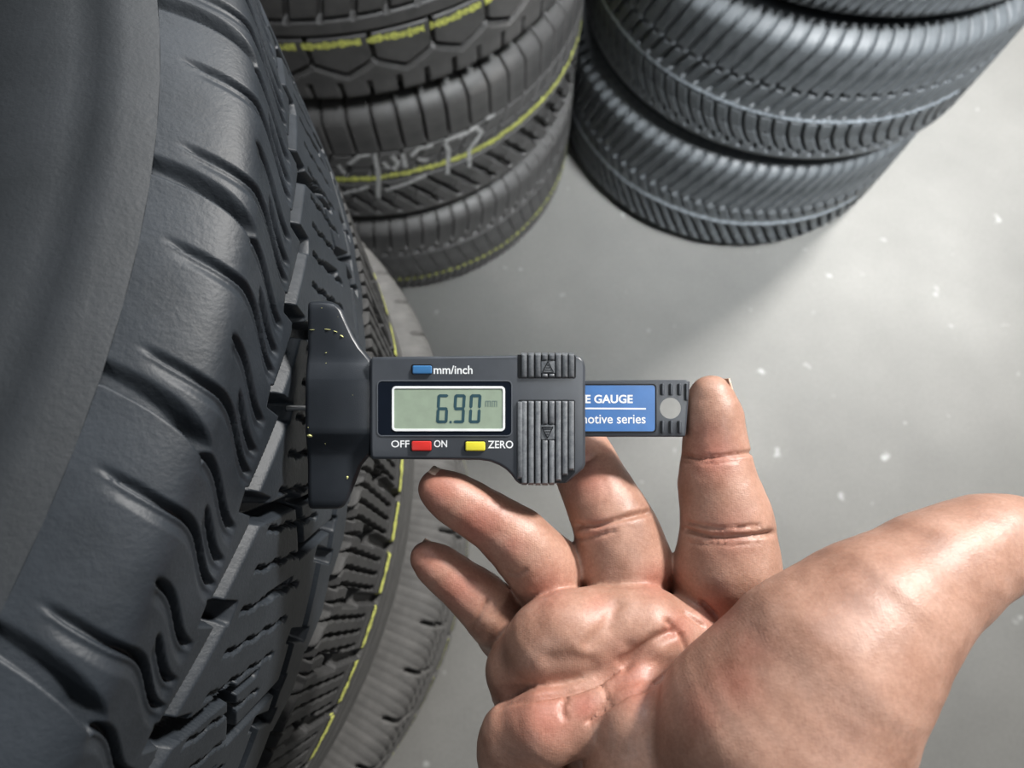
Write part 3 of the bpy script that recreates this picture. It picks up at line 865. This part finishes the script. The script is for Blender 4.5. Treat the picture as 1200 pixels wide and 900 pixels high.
def vnormals(v, q):
    n = np.cross(v[q[:, 2]] - v[q[:, 0]], v[q[:, 3]] - v[q[:, 1]])
    out = np.zeros_like(v)
    for i in range(4):
        for c in range(3): out[:, c] += np.bincount(q[:, i], n[:, c], len(v))
    return out / (np.linalg.norm(out, axis=1)[:, None] + 1e-12)
def smooth(v, q, it):
    e = np.concatenate([q[:, [0, 1]], q[:, [1, 2]], q[:, [2, 3]], q[:, [3, 0]]])
    for _ in range(it):
        s = np.zeros_like(v); c = np.bincount(e[:, 0], minlength=len(v)) + np.bincount(e[:, 1], minlength=len(v))
        for k in range(3): s[:, k] = np.bincount(e[:, 0], v[e[:, 1], k], len(v)) + np.bincount(e[:, 1], v[e[:, 0], k], len(v))
        v = v * 0.5 + 0.5 * s / c[:, None]
    return v
hv = smooth(hv, hq, 3)
nrm = vnormals(hv, hq)
CREASES = [  # polyline, width, depth (face units, metres)
    ([(795, 533), (815, 537), (850, 534), (884, 530)], 2.2, .0007), ([(800, 541), (830, 543), (862, 540)], 1.8, .00025),
    ([(802, 621), (830, 629), (870, 629), (905, 625)], 3.2, .0010), ([(804, 613), (840, 620), (890, 616)], 2.0, .0005), ([(808, 636), (850, 639), (890, 636)], 1.8, .0003),
    ([(676, 617), (701, 616), (730, 607), (760, 600)], 3.0, .0010), ([(676, 633), (696, 629), (720, 622)], 2.2, .0005),
    ([(655, 558), (675, 549), (696, 534)], 2.5, .0006),
    ([(596, 671), (604, 674), (612, 671), (615, 668)], 2.4, .0003),
    ([(552, 735), (562, 722), (572, 705)], 2.5, .0005),
    ([(575, 829), (600, 823), (631, 816), (673, 809), (700, 799), (730, 778), (752, 758)], 3.2, .0010),
    ([(730, 779), (765, 752), (790, 740)], 7.0, .0012), ([(783, 728), (800, 745), (806, 768)], 3.0, .0008),
    ([(822, 706), (838, 721)], 2.6, .0008), ([(802, 717), (824, 734)], 2.2, .0004),
    ([(622, 776), (625, 800), (624, 818)], 1.6, .00010), ([(689, 780), (691, 803)], 1.6, .00012), ([(705, 800), (711, 818)], 2.0, .0005), ([(664, 812), (658, 830), (662, 842)], 2.6, .0006),
    ([(690, 846), (712, 826), (735, 812), (770, 803)], 3.0, .0008), ([(722, 710), (712, 735), (690, 755)], 9, .0005), ([(645, 772), (690, 774)], 10, .0003), ([(735, 758), (752, 764)], 7, .0003),
    ([(705, 560), (712, 575), (705, 592)], 2, .0001), ([(642, 692), (650, 704)], 1.6, .0001)]
px = 600 + FPX * hv[:, 0] / -hv[:, 2]; py = 450 - FPX * hv[:, 1] / -hv[:, 2]
disp = np.zeros(len(hv)); front = np.clip((nrm[:, 2] + 0.1) * 3, 0, 1)
def polydist(poly):
    best = np.full(len(hv), 1e9)
    for a, b in zip(poly[:-1], poly[1:]):
        ax_, ay = a; bx_, by = b; L = (bx_ - ax_) ** 2 + (by - ay) ** 2
        t = np.clip(((px - ax_) * (bx_ - ax_) + (py - ay) * (by - ay)) / L, 0, 1)
        best = np.minimum(best, np.hypot(px - ax_ - t * (bx_ - ax_), py - ay - t * (by - ay)))
    return best
for poly, w_, dp in CREASES:
    disp = np.maximum(disp, 1.7 * dp * np.exp(-(polydist(poly) / w_) ** 2))
hv = hv - nrm * (disp * front)[:, None]
# low-frequency unevenness of flesh
hv += nrm * (0.00007 * (np.sin(hv[:, 0] * 700 + 2 * np.sin(hv[:, 1] * 300)) * np.sin(hv[:, 1] * 620 + hv[:, 2] * 400)))[:, None]
origin = C3(770, 900, .17)
FL = [(512, 575, 30, .7), (560, 615, 30, .8), (600, 640, 16, .6), (500, 655, 26, .6), (540, 690, 26, .7), (690, 560, 26, .7), (676, 540, 18, .9), (700, 617, 16, .5), (835, 535, 24, .8), (830, 510, 18, .5), (852, 626, 26, .45), (640, 690, 26, .5), (770, 680, 20, .6),
      (838, 715, 22, .8), (795, 735, 18, .7), (700, 712, 14, .5), (745, 800, 34, .7), (640, 840, 34, .75), (685, 828, 18, .9), (860, 800, 30, .5), (880, 760, 26, .4), (820, 830, 26, .5), (610, 835, 26, .5)]
flush = np.zeros(len(hv))
for x, y, r, a in FL: flush = np.maximum(flush, 0.72 * a * np.exp(-((px - x) ** 2 + (py - y) ** 2) / (2 * (r * 0.8) ** 2)))
M_skin, nt, b = new_mat('skin')
at = nt.nodes.new('ShaderNodeAttribute'); at.attribute_name = 'flush'
base = ramp(nt, noise(nt, 85, 5, 0.6), [(0.28, (0.29, 0.152, 0.105)), (0.50, (0.40, 0.228, 0.165)), (0.74, (0.49, 0.300, 0.228))])
mx = nt.nodes.new('ShaderNodeMix'); mx.data_type = 'RGBA'
nt.links.new(at.outputs['Fac'], mx.inputs[0]); nt.links.new(base, mx.inputs[6]); mx.inputs[7].default_value = (0.40, 0.125, 0.092, 1)
fine = ramp(nt, noise(nt, 1100, 4, 0.7), [(0.30, (0.84, 0.80, 0.78)), (0.65, (1.05, 1.05, 1.05))])
mul = nt.nodes.new('ShaderNodeMix'); mul.data_type = 'RGBA'; mul.blend_type = 'MULTIPLY'; mul.inputs[0].default_value = 1
nt.links.new(mx.outputs[2], mul.inputs[6]); nt.links.new(fine, mul.inputs[7])
nt.links.new(mul.outputs[2], b.inputs['Base Color'])
b.inputs['Roughness'].default_value = 0.46
b.inputs['Specular IOR Level'].default_value = 0.45
b.inputs['Subsurface Weight'].default_value = 0.12
b.inputs['Subsurface Radius'].default_value = (1.0, 0.35, 0.2)
b.inputs['Subsurface Scale'].default_value = 0.003
tc = nt.nodes.new('ShaderNodeTexCoord'); vor = nt.nodes.new('ShaderNodeTexVoronoi')
vor.feature = 'DISTANCE_TO_EDGE'; vor.inputs['Scale'].default_value = 1300
mp = nt.nodes.new('ShaderNodeMapping'); mp.inputs['Scale'].default_value = (0.6, 1.5, 1.0)
nt.links.new(tc.outputs['Object'], mp.inputs[0]); nt.links.new(mp.outputs[0], vor.inputs['Vector'])
n1 = bump(nt, b, vor.outputs['Distance'], 0.25, 0.0002)
wv = nt.nodes.new('ShaderNodeTexWave'); wv.inputs['Scale'].default_value = 560; wv.inputs['Distortion'].default_value = 9; wv.inputs['Detail'].default_value = 1; wv.inputs['Detail Scale'].default_value = 0.25
nt.links.new(tc.outputs['Object'], wv.inputs['Vector'])
n2 = bump(nt, b, wv.outputs['Fac'], 0.06, 0.00012, n1)
bump(nt, b, noise(nt, 330, 4, 0.6), 0.25, 0.0006, n2)
me = mesh_np('hand', hv - origin, hq, M_skin)
att = me.attributes.new('flush', 'FLOAT', 'POINT'); att.data.foreach_set('value', flush.astype(np.float32))
hand = bpy.data.objects.new('hand', me)
hand.rotation_euler = cam.rotation_euler
hand.location = Vector((0, 0, H)) + CAMROT @ Vector(origin)
link(hand)
tag(hand, 'bare right hand, palm up, index finger pressing the slide of the gauge', 'hand')
# fingernails seen edge-on
M_nail = plastic('fingernail', (0.62, 0.43, 0.33), 0.3, 0.5, 0)
def nail(tip, nxt, side, up, L, W):
    """thin curved plate on the back of a fingertip. side: outward unit vector in the hand's axes"""
    a, b_ = C3(*tip[:3]), C3(*nxt[:3]); ax_ = (a - b_) / np.linalg.norm(a - b_)
    out = np.array(side, float); out -= ax_ * (out @ ax_); out /= np.linalg.norm(out)
    lat = np.cross(ax_, out); bm = bmesh.new(); rows = []
    r = tip[3]
    for i in range(7):
        u = i / 6; row = []
        for j in range(-5, 6):
            t = j / 5 * W
            p = a + ax_ * (r * 0.75 - u * L) + (out * math.cos(t) + lat * math.sin(t)) * (r * (0.90 + 0.14 * min(1, u * 1.6)) + 0.0002)
            row.append(bm.verts.new(p - origin))
        rows.append(row)
    for p, q in zip(rows[:-1], rows[1:]):
        for j in range(10): bm.faces.new([p[j], p[j + 1], q[j + 1], q[j]])
    o = bm_obj('fingernail', bm, M_nail, hand, True)
    md = o.modifiers.new('thickness', 'SOLIDIFY'); md.thickness = 0.0004
nail(RING[0], RING[1], (0.5, 0.85, -0.12), 0, 0.0095, 0.95)
nail(INDEX[0], INDEX[1], (0.95, 0.1, -0.28), 0, 0.0095, 0.9)
nail(PINKY[0], PINKY[1], (0.3, 0.35, -0.9), 0, 0.0075, 0.85)
nail(MIDDLE[0], MIDDLE[1], (0.3, 0.3, -0.9), 0, 0.010, 0.9)
